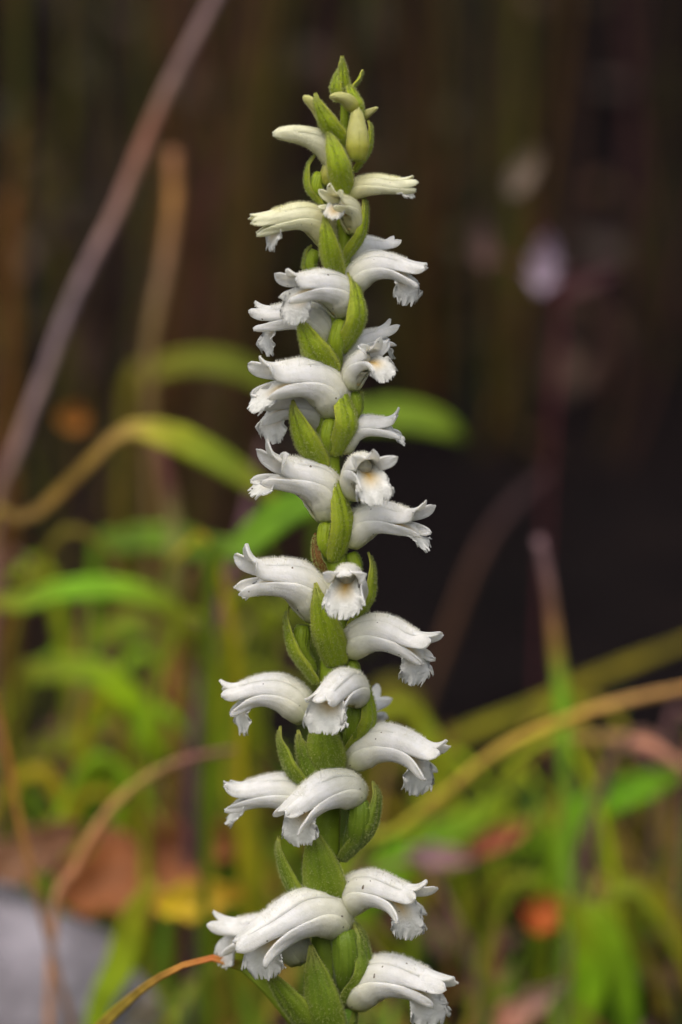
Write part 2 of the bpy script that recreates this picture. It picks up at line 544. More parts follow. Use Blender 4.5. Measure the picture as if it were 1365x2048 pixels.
def flower(orchid, bx, by, az, tip=None, scale=1.0, pitch=0.0, rho=1.6, roll=0.0, open_=1.0, lipdown=80, up=42, sep=14,
           kind='flower', theta=None, liplen=1.0, sepsplay=10, width=1.0, mat=None, depth=None, hairs=True, lipw=1.0, petalup=None, dsplay=0, hoodlen=1.0, lt=1.0):
    """One flower of the spike; (bx, by) is the pixel of its base, tip the pixel its mouth points at."""
    SEED[0] += 1
    sd_ = SEED[0]
    rs = np.random.default_rng(sd_)
    azr = R(az)
    y0 = math.sin(azr) * rho * .001 if depth is None else depth * .001
    base = at(bx, by, y0)
    th = [(s, a + rs.normal(0, 4.5)) for s, a in (theta or THETA)]
    L = 11.0
    fr = tube_frames(th, L)
    if tip is not None:
        c = fr[1][int(.95 * 59)]
        ref = math.hypot(c[0], c[2]); ra = math.atan2(c[2], c[0])
        X = 0.006
        for _ in range(12):
            q = at(tip[0], tip[1], y0 + X * math.sin(azr)) - base
            X = q.x / math.cos(azr)
        scale = math.hypot(X, q.z) / (ref * .001)
        pitch = math.degrees(math.atan2(q.z, X) - ra)
    print('flower', sd_, bx, by, 'scale %.2f pitch %.0f' % (scale, pitch))
    mat = mat or M_PETAL
    W = width * .87
    rad = lambda s: tube_radius(s, 1.6 * W, 2.3 * W, 1.28 * W)
    M = Matrix.Rotation(azr, 4, 'Z') @ Matrix.Rotation(-R(pitch), 4, 'Y') @ Matrix.Rotation(R(roll), 4, 'X') @ Matrix.Scale(scale, 4)
    M.translation = base - orchid.location
    # ---- floral tube: the part's own mesh
    s = np.linspace(0, .5, 16); nu = 20
    Ci = np.stack([np.interp(s, fr[0], fr[1][:, k]) for k in range(3)], 1)
    Ni = unit(np.stack([np.interp(s, fr[0], fr[3][:, k]) for k in range(3)], 1))
    ang = np.linspace(0, 2 * math.pi, nu, endpoint=False)
    rr = rad(s) * .90
    G = Ci[:, None] + rr[:, None, None] * (np.cos(ang)[None, :, None] * Ni[:, None] + np.sin(ang)[None, :, None] * np.array([0, 1, 0]))
    bot = Ci[0] - np.array([.0, 0, .45])
    verts = np.vstack([G.reshape(-1, 3), bot]) * .001
    faces = grid_faces(16, nu, True) + [(16 * nu, (j + 1) % nu, j) for j in range(nu)]
    fl = mesh_obj('bud' if kind == 'bud' else 'flower', verts, faces, mat, orchid, True, {'along': np.r_[np.repeat(s, nu), 0], 'across': np.zeros(16 * nu + 1)})
    fl.matrix_local = M
    H = Hairs()
    cen = lambda p: fr[1][np.argmin(((p[:, None] - fr[1][None]) ** 2).sum(2), 1)]
    hc = (.85, .84, .74) if mat is M_PETAL else (.8, .78, .5)
    hs = .001 / 1.0
    if kind == 'bud':
        radb = lambda s_: np.interp(s_, [0, .06, .25, .5, .8, .93, 1.0], np.array([.9, 1.5, 2.1, 1.8, 1.1, .7, .06]) * W)
        for nm, al in (('dorsal_sepal', 0), ('lateral_sepal', 2.094), ('lateral_sepal', -2.094)):
            half = lambda v: np.interp(v, np.linspace(0, 1, 20), radb(np.linspace(0, 1, 20))) * 1.12
            g = strip_grid(fr, radb, al, half, 2, 0, 0, groove=.10, rscale=1.0, seed=sd_ + int(al * 9))
            to_mesh(nm, *g, mat, fl, .15)
            H.grow(g[0], g[1], 1000, 0, .95, .2, .42, hc, cen)
        H.build(fl)
        return fl
    # ---- dorsal sepal and petals: the hood
    taper = lambda v, k: np.where(v < k, 1.0, np.sqrt(np.clip(1 - ((v - k) / (1 - k)) ** 1.7, 0, 1)) * .985 + .015)
    hd = lambda v: 1.50 * W * np.interp(v, [0, .15, .5, .8, 1], [.75, 1.05, 1.0, .72, .5]) * taper(v, .86)
    g = strip_grid(fr, rad, 0, hd, .64, (up + 6) * rs.uniform(.7, 1.35), dsplay, length=hoodlen * rs.uniform(.97, 1.04), rscale=1.02, flat=1.4, seed=sd_, groove=.13)
    to_mesh('dorsal_sepal', *g, mat, fl, .2)
    H.grow(g[0], g[1], 2400, .03, .76, .28, .62, hc, cen)
    for sg in (1, -1):
        hp = lambda v: 1.30 * W * np.interp(v, [0, .2, .5, .8, 1], [.8, 1.1, 1.05, .72, .58]) * taper(v, .86)
        pu = up if petalup is None else petalup
        g = strip_grid(fr, rad, sg * .95, hp, .58, (pu + 8) * rs.uniform(.75, 1.4) * open_, sg * rs.uniform(-10, 8), length=hoodlen * rs.uniform(.98, 1.07), rscale=.97, flat=1.5, seed=sd_ + 31 * sg, groove=.06)
        to_mesh('petal', *g, mat, fl, .18)
        hl = lambda v: W * np.interp(v, [0, .18, .35, .55, .8, 1], [1.1, 1.45, 1.12, .82, .62, .42]) * taper(v, .9)
        g2 = strip_grid(fr, rad, sg * 2.02, hl, .40, (sep * rs.uniform(.6, 1.5) + rs.normal(0, 5)) * open_, sg * rs.uniform(.4, 1.2) * sepsplay, length=rs.uniform(.93, 1.02), rscale=1.0, flat=1.15, seed=sd_ + 57 * sg, groove=.12)
        to_mesh('lateral_sepal', *g2, mat, fl, .24)
        H.grow(g[0], g[1], 700, .05, .7, .22, .42, hc, cen)
        H.grow(g2[0], g2[1], 900, .03, .9, .2, .4, hc, cen)
    # ---- lip: channel below, then a frilled apron turned down
    lw = lipw
    hlip = lambda v: .86 * lw * np.interp(v, [0, .25, .45, .6, .76, .9, 1], [1.0, 1.5, 1.45, 1.45, 2.25, 2.6, 2.1])
    g = strip_grid(fr, rad, math.pi, hlip, .46, lipdown * rs.uniform(.88, 1.12), rs.uniform(-6, 6), length=1.10 * liplen, rscale=lambda q: np.interp(q, [0, .3, .52, .7, 1], [.85, .75, .16, .2, .4]), flat=3.6, saddle=.18, twist=-.85 * lt * math.cos(azr) * (1 if math.sin(azr) < .3 else .4), nv=58, nu=51,
                   tipshape='round', frill=.27, teeth=.6, s0=.06, seed=sd_ + 99, groove=-.1)
    to_mesh('lip', *g, M_LIP, fl, .12)
    # ---- column inside the throat
    n = 10
    cs = np.linspace(.3, .64, n)
    cc = np.stack([np.interp(cs, fr[0], fr[1][:, k]) for k in range(3)], 1) + np.array([0, 0, .42]) * W
    cr = np.interp(cs, [.3, .52, .60, .64], [1.0, 1.12, .95, .05]) * W
    an = np.linspace(0, 2 * math.pi, 9, endpoint=False)
    Gc = cc[:, None] + cr[:, None, None] * np.stack([0 * an, np.cos(an), np.sin(an)], 1)[None]
    mesh_obj('column', Gc.reshape(-1, 3) * .001, grid_faces(n, 9, True), M_PETAL, fl, True, {'along': np.full(n * 9, .3), 'across': np.zeros(n * 9)})
    if hairs:
        H.build(fl)
    return fl

def ovary(orchid, bx, by, az, rho, ex, ey, rad=1.7, tone=.6):
    rad *= .64
    """Green ribbed ovary below a flower: from the flower's base pixel down to (ex, ey) on the stem."""
    a = at(bx, by, math.sin(R(az)) * rho * .001); b = at(ex, ey, math.sin(R(az)) * .6 * .001)
    mid = (a + b) / 2 + Vector((math.cos(R(az)), math.sin(R(az)), 0)) * .0009
    P = spline([a, mid, b], 14)
    n, nu = 14, 20
    t = np.linspace(0, 1, n)
    D = unit(np.gradient(P, axis=0))
    ref = np.array([math.sin(R(az)), -math.cos(R(az)), 0])
    X = unit(np.cross(D, ref)); Y = unit(np.cross(D, X))
    r = rad * .001 * np.interp(t, [0, .12, .45, .8, 1], [.62, .95, 1.0, .75, .35])
    an = np.linspace(0, 2 * math.pi, nu, endpoint=False)
    tw = t[:, None] * 1.6
    rib = 1 + .10 * np.cos(6 * (an[None] + tw))
    G = P[:, None] + (r[:, None] * rib)[..., None] * (np.cos(an)[None, :, None] * X[:, None] + np.sin(an)[None, :, None] * Y[:, None])
    G = np.concatenate([np.repeat(P[:1][:, None], nu, 1), G, np.repeat(P[-1:][:, None], nu, 1)])
    A = np.repeat(np.linspace(.0, .6, n + 2), nu)
    loc = np.array(orchid.location)
    o = mesh_obj('ovary', (G - loc).reshape(-1, 3), grid_faces(n + 2, nu, True), M_BRACT, orchid, True,
                 {'along': A, 'across': np.tile(np.sin(3 * an) * .42, n + 2), 'tone': np.full(A.size, tone)})
    H = Hairs()
    Gm = (G - loc)[1:-1] * 1000
    H.grow(Gm, np.repeat(t[:, None], nu, 1), 260, 0, 1, .16, .3, (.45, .5, .2), lambda p: (P - loc)[np.argmin(((p[:, None] / 1000 - (P - loc)[None]) ** 2).sum(2), 1)] * 1000)
    H.build(o)
    return o

def bract(orchid, bx, by, tx, ty, wpx, az, rt=3.0, bulge=1.0, tone=.3, rb=1.5, cup=1.0, brown=False, tipcurl=0.0, hairs=True):
    """Leafy bract hugging the spike from pixel (bx, by) to its tip pixel; wpx is its flat width in photo pixels."""
    azr = R(az)
    od = np.array([math.cos(azr), math.sin(azr), 0])
    b = np.array(at(bx, by, math.sin(azr) * rb * .001)); t_ = np.array(at(tx, ty, math.sin(azr) * rt * .001))
    nv, nu = 26, 15
    m1 = b * .62 + t_ * .38 + od * bulge * .0013
    m2 = b * .22 + t_ * .78 + od * bulge * .0009
    P = spline([b, m1, m2, t_ + od * tipcurl * .001], nv)
    D = unit(np.gradient(P, axis=0))
    T = unit(np.cross(D, np.tile(od, (nv, 1))))
    O = unit(np.cross(T, D))
    v = np.linspace(0, 1, nv)
    hw = wpx / PX_MM / 2 * .001 * np.interp(v, [0, .08, .22, .4, .55, .7, .82, .92, .97, 1], [.62, .82, 1.0, 1.0, .88, .66, .43, .2, .1, .02]) * 1.12
    Rc = np.maximum(wpx / PX_MM / 2 * .001 * (.98 / cup) * np.interp(v, [0, .5, 1], [1, 1.0, .7]), .0006)
    u = np.linspace(-1, 1, nu)
    sd_ = random.random() * 50
    G = np.zeros((nv, nu, 3))
    for j, uu in enumerate(u):
        a = uu * hw / Rc
        edge = np.array([mnoise.noise(Vector((x * 5, uu * 2, sd_))) for x in v]) * .00022 * abs(uu) + .00005 * np.sin(uu * 9)
        ridge = -.00022 * math.exp(-(uu / .12) ** 2) * np.sin(np.pi * np.clip(v, 0, 1))
        G[:, j] = P + T * (Rc * np.sin(a))[:, None] + O * (Rc * (np.cos(a) - 1) + edge + ridge)[:, None]
    loc = np.array(orchid.location)
    G = G - loc
    A = np.repeat(v[:, None], nu, 1); U = np.repeat(u[None], nv, 0)
    if brown:
        o = mesh_obj('bract', G.reshape(-1, 3), grid_faces(nv, nu), M_DEADLEAF, orchid, True, None, np.array(srgb(120, 82, 40)))
        solid(o, .00016)
        o['label'] = 'small withered brown bract'
    else:
        o = to_mesh('bract', G * 1000, A, U, M_BRACT, orchid, .2, extra={'tone': tone})
    if hairs:
        H = Hairs()
        Pl = (P - loc) * 1000 - (O * Rc[:, None]) * 1000
        H.grow(G * 1000, A, int(1100 * wpx / 50), 0, .95, .16, .36, (.42, .47, .16), lambda p: Pl[np.argmin(((p[:, None] - Pl[None]) ** 2).sum(2), 1)])
        # along both edges
        E = np.stack([G[:, 0], G[:, 1]], 1) * 1000
        for q in (0, -1):
            k = rng.integers(2, nv - 2, 160)
            f_ = rng.uniform(0, 1, (160, 1))
            p = (G[k, q] * (1 - f_) + G[k + 1, q] * f_)
            d = unit(T[k] * (1 if q else -1) + rng.normal(0, .35, (160, 3)))
            sdv = unit(np.cross(d, rng.normal(0, 1, (160, 3)))) * .000021
            tri = np.stack([p - sdv, p + sdv, p + d * rng.uniform(.00015, .0003, (160, 1))], 1)
            H.v.append(tri.reshape(-1, 3)); H.c.append(np.tile(np.array((.5, .53, .22)), (480, 1)))
        H.build(o)
    return o

# ------------------------------------------------------------------ the orchid: assembly
orchid = bpy.data.objects.new('orchid', None)
link(orchid)
AXIS = [(688, 165), (690, 260), (690, 360), (688, 480), (680, 600), (668, 720), (655, 860), (660, 1000), (672, 1130), (672, 1260), (662, 1400), (655, 1560), (650, 1720), (655, 1880), (660, 2060)]
ax3 = [np.array(at(px, py, 0)) for px, py in AXIS]
foot = np.array((ax3[-1][0] + .002, .001, ground_z(ax3[-1][0], 0) - .006))
ax3 += [(ax3[-1] * .5 + foot * .5) + np.array((.001, 0, 0)), foot]
orchid.location = Vector(foot) + Vector((0, 0, .006))
tag(orchid, 'tall white orchid spike with tubular flowers spiralling up a green stem', 'orchid')
P = spline(ax3, 120)
nu = 22
v = np.linspace(0, 1, 120)
rS = .001 * np.interp(v, [0, .05, .2, .45, .62, .8, 1], [.35, .8, 1.35, 1.8, 1.95, 1.9, 2.2])
D = unit(np.gradient(P, axis=0))
X = unit(np.cross(D, np.tile([0, 1, 0], (120, 1)))); Y = unit(np.cross(D, X))
an = np.linspace(0, 2 * math.pi, nu, endpoint=False)
rib = 1 + .05 * np.cos(7 * an[None] + v[:, None] * 22) + .03 * np.cos(3 * an[None] - v[:, None] * 30)
G = P[:, None] + (rS[:, None] * rib)[..., None] * (np.cos(an)[None, :, None] * X[:, None] + np.sin(an)[None, :, None] * Y[:, None])
G -= np.array(orchid.location)
cv = np.array([np.interp(v, [0, .3, .6, 1], [a, b, c, c * .9]) for a, b, c in zip((.24, .32, .016), (.20, .28, .015), (.12, .19, .014))]).T
stem = mesh_obj('stem', G.reshape(-1, 3), grid_faces(120, nu, True), M_STEM, orchid, True, None, np.repeat(cv, nu, 0))
H = Hairs()
Pl = (P - np.array(orchid.location)) * 1000
H.grow(G * 1000, np.repeat(v[:, None], nu, 1), 5000, 0, .75, .15, .3, (.42, .47, .18), lambda p: Pl[np.argmin(((p[:, None] - Pl[None]) ** 2).sum(2), 1)])
H.build(stem)

F = lambda *a, **k: flower(orchid, *a, **k)
B = lambda *a, **k: bract(orchid, *a, **k)
BUD_T = [(0, 60), (.3, 40), (.6, 20), (1, 5)]
# buds at the top
F(672, 268, -155, tip=(612, 196), kind='bud', mat=M_BUD, width=1.0, theta=[(0, 60), (1, 40)])
F(715, 226, -140, tip=(664, 194), kind='bud', mat=M_BUD, width=1.05, theta=BUD_T)
F(722, 238, -5, tip=(755, 216), kind='bud', mat=M_BUD, width=1.25, theta=[(0, 35), (1, 25)])
F(716, 322, -80, kind='bud', scale=.60, pitch=14, mat=M_BUD, width=1.2, theta=[(0, 78), (.6, 80), (1, 105)], rho=2.4)
F(688, 352, -172, tip=(556, 268), kind='bud', mat=M_YOUNG, width=.86, theta=[(0, 72), (.3, 50), (.6, 10), (1, -4)], rho=2.2)
F(655, 372, -150, kind='bud', scale=.42, pitch=0, mat=M_BUD, width=1.3, theta=[(0, 90), (1, 120)])
# open flowers from the top down
F(700, 392, -22, tip=(826, 373), up=12, sep=4, lipdown=30, liplen=.9, open_=.5, mat=M_YOUNG, width=.78, theta=[(0, 50), (.3, 22), (.6, 0), (1, 4)], lt=.2, lipw=.6)
F(706, 470, -128, tip=(656, 402), up=50, sep=20, lipdown=75, liplen=.85, mat=M_YOUNG, width=.95)
F(654, 490, -160, tip=(514, 452), up=8, sep=4, lipdown=72, liplen=.9, width=.84, mat=M_YOUNG, rho=1.8, lt=.4, lipw=.7)
F(704, 585, -10, tip=(838, 552), up=18, sep=10, lipdown=88, width=.95)
F(690, 545, 40, scale=.8, pitch=-5, up=20, lipdown=60, width=.9)
F(690, 632, -146, tip=(575, 580), up=28, sep=8, lipdown=100, width=1.12, lipw=1.0)
F(652, 690, 170, tip=(512, 640), up=30, sep=6, lipdown=92, width=.95, lt=.8)
F(706, 778, -48, tip=(768, 712), up=60, sep=30, lipdown=85, width=1.0, petalup=70, sepsplay=25, lipw=1.15)
F(690, 740, 25, tip=(782, 672), up=40, width=.9, lipdown=60)
F(668, 832, -156, tip=(520, 766), up=48, sep=6, lipdown=52, width=1.15, lt=.35, lipw=.8)
F(660, 870, -166, tip=(522, 822), up=20, sep=16, lipdown=92, width=1.0, rho=1.0, depth=1.5)
F(690, 905, -6, tip=(798, 855), up=52, sep=10, lipdown=40, width=.9, lt=.3, lipw=.8)
F(712, 996, -74, scale=.98, pitch=2, up=55, petalup=65, sep=34, lipdown=72, sepsplay=28, lipw=1.2, rho=2.2)
F(656, 1040, -158, tip=(518, 945), up=62, sep=5, lipdown=46, width=1.1, liplen=.95, lt=.25, lipw=.8)
F(702, 1090, -20, tip=(850, 1052), up=56, sep=4, lipdown=42, width=.98, lt=.2, lipw=.75)
F(703, 1214, -97, scale=.98, pitch=0, up=4, petalup=40, sep=34, lipdown=76, sepsplay=26, lipw=1.25, rho=2.6)
F(636, 1238, -160, tip=(478, 1158), up=54, sep=10, lipdown=36, width=1.1, liplen=.85, lt=.0, lipw=.75)
F(700, 1308, -20, tip=(862, 1305), up=40, sep=4, lipdown=92, width=1.02)
F(716, 1402, -118, scale=.98, pitch=-16, up=2, petalup=22, sep=30, lipdown=58, width=1.1, sepsplay=20, lipw=1.5, rho=2.6)
F(610, 1440, 176, tip=(456, 1405), up=32, sep=22, lipdown=78, width=1.05, lt=.6, lipw=.85)
F(702, 1530, -12, tip=(872, 1525), up=30, sep=38, lipdown=85, width=1.05)
F(690, 1490, 60, scale=.9, pitch=0, width=.95)
F(716, 1602, -148, tip=(575, 1640), up=0, sep=10, lipdown=62, width=1.1, lipw=1.2, rho=2.6, petalup=0)
F(625, 1640, 174, tip=(462, 1600), up=34, sep=8, lipdown=40, width=1.0, lt=.3, lipw=.8)
F(694, 1822, -28, tip=(842, 1812), up=38, sep=48, lipdown=88, width=1.05)
F(682, 1862, -155, tip=(498, 1895), up=-4, sep=10, lipdown=70, width=1.1, rho=2.6, petalup=-4)
F(600, 1925, 165, tip=(440, 1868), up=26, sep=30, lipdown=70, width=1.0)
F(712, 2012, -22, tip=(884, 1990), up=12, sep=8, lipdown=75, width=1.08)

# ovaries that show between the bracts
ovary(orchid, 684, 640, -110, 1.8, 672, 730, 1.6, .4)
ovary(orchid, 665, 838, -110, 1.8, 655, 915, 1.6, .45)
ovary(orchid, 655, 1045, -120, 1.8, 660, 1120, 1.6, .3)
ovary(orchid, 712, 1410, -60, 2.2, 690, 1500, 1.7, .7)
ovary(orchid, 720, 1600, -55, 2.6, 695, 1705, 2.2, .9)
ovary(orchid, 690, 1860, -70, 2.8, 685, 1990, 2.6, .95)
ovary(orchid, 645, 700, -150, 1.5, 650, 760, 1.4, .5)
ovary(orchid, 640, 345, -150, 1.0, 655, 405, 1.3, .3)
ovary(orchid, 632, 500, -165, 1.2, 640, 560, 1.2, .5)
ovary(orchid, 606, 1250, -165, 1.8, 630, 1345, 1.7, .6)
ovary(orchid, 702, 1105, -20, 1.4, 690, 1170, 1.4, .5)
ovary(orchid, 706, 785, -30, 1.4, 690, 850, 1.4, .5)
ovary(orchid, 700, 1320, -20, 1.4, 685, 1390, 1.5, .5)

# bracts: base, tip, width in px, side, ...
B(690, 195, 685, 112, 24, -90, 1.0, .4, .0, .5)
B(674, 205, 681, 133, 34, -130, .4, .6, .15, .6)
B(704, 182, 727, 141, 15, -10, 2.0, .2, .1, .5)
B(722, 240, 691, 162, 30, -70, .6, .9, .0, 1.0)
B(690, 295, 630, 186, 46, -112, 2.6, 1.2, .1, 1.4)
B(712, 345, 738, 240, 34, -18, 2.6, .9, .05, 1.0)
B(692, 392, 655, 258, 54, -82, 2.6, 1.6, .1, 1.8)
B(648, 420, 631, 308, 42, -172, 2.0, 1.4, .1, 1.4)
B(690, 528, 727, 388, 46, -30, 2.4, 1.2, .15, 1.5)
B(674, 560, 650, 428, 50, -100, 3.2, 1.2, .15, 1.6)
B(622, 565, 622, 490, 28, 178, 1.6, .8, .3, 1.0)
B(688, 708, 697, 545, 64, -44, 2.2, 2.0, .2, 1.5)
B(664, 752, 600, 632, 66, -112, 3.0, 1.2, .2, 1.7)
B(632, 752, 605, 692, 24, 172, 1.8, .5, .3, 1.0)
B(680, 912, 662, 752, 64, -52, 1.8, 2.2, .25, 1.6)
B(642, 942, 585, 800, 62, -112, 3.0, 1.2, .25, 1.7)
B(702, 838, 724, 782, 22, -15, 2.0, .4, .3, .8)
B(676, 1125, 660, 945, 62, -56, 2.0, 2.0, .2, 1.7)
B(704, 1040, 730, 985, 26, -15, 1.8, .6, .25, 1.0)
B(650, 1155, 632, 1066, 30, -130, 2.0, .8, .3, 1.6, brown=True)
B(704, 1262, 738, 1104, 56, -18, 2.2, 1.4, .25, 1.4)
B(676, 1335, 631, 1166, 72, -96, 3.6, 1.3, .25, 1.8)
B(628, 1370, 578, 1213, 58, -158, 2.4, 1.3, .3, 1.5)
B(700, 1510, 706, 1334, 66, -28, 1.8, 2.4, .35, 1.6)
B(660, 1560, 640, 1420, 82, -96, 3.0, 1.0, 0.70, 2.2, cup=.8)
B(622, 1600, 560, 1452, 62, -150, 2.2, 1.2, 0.70, 1.5)
B(642, 1600, 596, 1460, 56, -118, 2.4, .8, 0.85, 1.5)
B(690, 1725, 748, 1562, 74, -28, 2.4, 1.8, 0.90, 1.6)
B(664, 1840, 626, 1650, 90, -96, 3.2, 1.0, 0.75, 2.2, cup=.8)
B(626, 1840, 556, 1672, 64, -150, 2.2, 1.2, 0.75, 1.5)
B(690, 2020, 704, 1836, 74, -34, 2.6, 2.4, 0.95, 1.8)
B(655, 2095, 528, 1925, 80, -128, 2.8, 1.0, 0.80, 1.6)
B(668, 2100, 622, 1890, 80, -94, 3.0, 1.0, 0.90, 2.0, cup=.8)
B(690, 2100, 706, 1985, 46, -15, 2.4, .8, 0.80, 1.4)

# ------------------------------------------------------------------ surrounding plants
def blade(name, pts, label, cat, group=None, mat=None, fold=-.12, nv=40, k=1.0, root=True, parent=None, wk=.74):
    """Grass blade or leaf: pts = (px, py, depth, width px, (r, g, b)); the last point is its tip, the first is led down to the ground."""
    rows = []
    for px, py, y, w, c in pts:
        p = at(px, py, y)
        rows.append([*p, mm_at(w, y) * wk, *(np.array(srgb(*c, k)) * ((1.4, 1.12, .4) if c[1] > c[0] else (1.14, 1.04, .8)))])
    if root:
        x0, y0, z0 = rows[0][:3]
        g = ground_z(x0, y0)
        if z0 > g + .004:
            dx = (rows[0][0] - rows[1][0]) * .4
            dx = max(-.012, min(.012, dx))
            gz = ground_z(x0 + dx, y0)
            rows.insert(0, [x0 + dx, y0, gz - .003, rows[0][3] * .8, *rows[0][4:]])
    Q = spline(rows, nv)
    P, w = Q[:, :3], np.maximum(Q[:, 3], .0002)
    c = np.clip(Q[:, 4:7], .001, 1)
    D = unit(np.gradient(P, axis=0))
    V = unit(np.array(CAM_POS)[None] - P)
    view = np.tile([0.0, -.94, .34], (nv, 1))
    T = unit(np.cross(D, view)); O = unit(np.cross(T, D))
    u = np.array([-1, -.5, 0, .5, 1])
    G = np.stack([P + T * (w * .5 * uu)[:, None] + O * (w * fold * (.5 - abs(uu)))[:, None] for uu in u], 1)
    o = mesh_obj(name, G.reshape(-1, 3), grid_faces(nv, 5), mat or M_BLADE, parent, True, None, np.repeat(c, 5, 0))
    solid(o, .0003, 0)
    if parent is None:
        tag(o, label, cat, group)
    return o
def stalk(name, pts, label, cat, group=None, k=1.0, nv=44, root=True, parent=None, knots=0.06):
    """Round dead stem or twig, same points as blade()."""
    rows = [[*at(px, py, y), mm_at(w, y) * .6, *srgb(*c, k)] for px, py, y, w, c in pts]
    if root:
        x0, y0, z0 = rows[0][:3]
        if z0 > ground_z(x0, y0) + .003:
            dx = max(-.01, min(.01, (rows[0][0] - rows[1][0]) * .4))
            rows.insert(0, [x0 + dx, y0, ground_z(x0 + dx, y0) - .004, rows[0][3], *rows[0][4:]])
    Q = spline(rows, nv)
    P, r = Q[:, :3], np.maximum(Q[:, 3] / 2, .0002)
    c = np.clip(Q[:, 4:7], .001, 1)
    sd_ = random.random() * 90
    r = r * (1 + knots * 2 * np.array([mnoise.noise(Vector((q * 9, sd_, 0))) for q in np.linspace(0, 1, nv)]))
    D = unit(np.gradient(P, axis=0))
    X = unit(np.cross(D, np.tile([0, 1, .1], (nv, 1)))); Y = unit(np.cross(D, X))
    an = np.linspace(0, 2 * math.pi, 9, endpoint=False)
    G = P[:, None] + r[:, None, None] * (np.cos(an)[None, :, None] * X[:, None] + np.sin(an)[None, :, None] * Y[:, None])
    G = np.concatenate([np.repeat(P[:1][:, None], 9, 1), G, np.repeat(P[-1:][:, None], 9, 1)])
    cc = np.repeat(np.vstack([c[:1], c, c[-1:]]), 9, 0)
    o = mesh_obj(name, G.reshape(-1, 3), grid_faces(nv + 2, 9, True), M_WOOD, parent, True, None, cc)
    if parent is None:
        tag(o, label, cat, group)
    return o
def leaf(name, px, py, y, lpx, wpx, ang, tilt, col, label, cat, col2=None, k=1.0, curl=.5, lobes=0.0, group=None, parent=None, on_ground=False):
    """Broad leaf centred on a pixel, its long axis turned ang degrees in the picture, tilted back by tilt degrees."""
    c0 = np.array(at(px, py, y))
    L_, W_ = mm_at(lpx, y), mm_at(wpx, y)
    nv, nu = 22, 11
    v = np.linspace(-1, 1, nv); u = np.linspace(-1, 1, nu)
    prof = np.clip(1 - np.abs(v) ** 2.2, 0, 1) ** .8 * (1 - .25 * v)
    if lobes:
        prof = prof * (1 + lobes * np.sin(v * 11 + px))
    prof = np.maximum(prof, .02)
    sd_ = random.random() * 40
    G = np.zeros((nv, nu, 3))
    for i in range(nv):
        for j in range(nu):
            x = v[i] * L_ / 2; z = u[j] * W_ / 2 * prof[i]
            d = curl * (u[j] ** 2 * W_ * .3 + v[i] ** 2 * L_ * .12) + mnoise.noise(Vector((v[i] * 2, u[j] * 2, sd_))) * W_ * .12 + abs(u[j]) * .0006
            G[i, j] = (x, -d, z)
    Mx = (Matrix.Rotation(-R(tilt), 3, 'X') @ Matrix.Rotation(-R(ang), 3, 'Y'))
    G = G.reshape(-1, 3) @ np.array(Mx).T + c0
    t = np.repeat((v + 1) / 2, nu)[:, None]
    a = np.array(srgb(*col, k)); b = np.array(srgb(*(col2 or col), k))
    o = mesh_obj(name, G, grid_faces(nv, nu), M_DEADLEAF if cat != 'leaf plant' else M_BLADE, parent, True, None, np.clip(a * (1 - t) + b * t, .001, 1))
    solid(o, .0003, 0)
    if parent is None:
        tag(o, label, cat, group)
    return o

K = 1.38     # photo colour -> surface colour
GREEN, LIME, OLIVE, TAN, PINK, BROWN = (78, 118, 30), (110, 150, 40), (88, 84, 22), (150, 118, 62), (140, 112, 104), (100, 66, 40)

# left side
stalk('dead_twig', [(-10, 1080, .17, 38, (110, 85, 72)), (35, 900, .17, 39, (118, 96, 92)), (92, 745, .17, 39, (116, 98, 98)), (150, 590, .17, 39, (112, 96, 100)), (235, 420, .17, 41, (128, 100, 92)), (300, 260, .17, 41, (128, 90, 74)), (345, 160, .17, 38, (118, 96, 90)), (430, 0, .17, 37, (110, 90, 90)), (500, -130, .17, 33, (104, 88, 86))],
      'long pinkish grey dead twig slanting up behind the orchid', 'twig', k=K)
stalk('dry_grass_stalk', [(300, 900, .2, 36, (96, 80, 44)), (300, 700, .2, 40, (104, 88, 52)), (330, 540, .2, 40, (124, 96, 72)), (348, 400, .2, 42, (150, 110, 64)), (345, 300, .2, 39, (120, 84, 60))],
      'tan dry grass stem with a blunt broken top beside the slanting twig', 'stem', k=K)
blade('arching_grass_blade', [(-30, 1120, .13, 28, (104, 92, 40)), (60, 1040, .13, 30, (112, 92, 48)), (170, 935, .13, 30, (112, 94, 42)), (245, 862, .13, 33, (140, 120, 70)), (330, 868, .13, 76, (124, 140, 58)), (430, 915, .13, 78, (96, 124, 44)), (520, 975, .13, 52, (86, 100, 40)), (575, 1010, .13, 9, (86, 100, 40))],
      'grass leaf arching over, thin brownish stalk widening to a pale green blade', 'grass blade', k=K)
blade('arching_grass_blade', [(250, 830, .22, 30, OLIVE), (310, 745, .22, 50, (84, 92, 30)), (400, 722, .22, 62, (88, 104, 34)), (490, 740, .22, 58, (80, 100, 34)), (570, 800, .22, 20, (80, 96, 34))],
      'dull green grass blade bending over level with the middle flowers', 'grass blade', k=K)
blade('arching_grass_blade', [(190, 1150, .18, 30, GREEN), (230, 1090, .18, 66, (64, 96, 26)), (330, 1076, .18, 74, (74, 112, 34)), (420, 1105, .18, 66, (58, 92, 26)), (480, 1160, .18, 20, (58, 88, 26))],
      'dark green grass blade bowed behind the reddish upright stem', 'grass blade', k=K)
blade('arching_grass_blade', [(-40, 1290, .14, 32, (120, 100, 40)), (40, 1210, .14, 50, (104, 136, 44)), (150, 1178, .14, 61, (92, 148, 42)), (260, 1180, .14, 61, (92, 136, 34)), (350, 1222, .14, 48, (88, 108, 26)), (400, 1300, .14, 14, (88, 100, 26))],
      'bright green grass blade arching low with a yellowish stalk', 'grass blade', k=K)
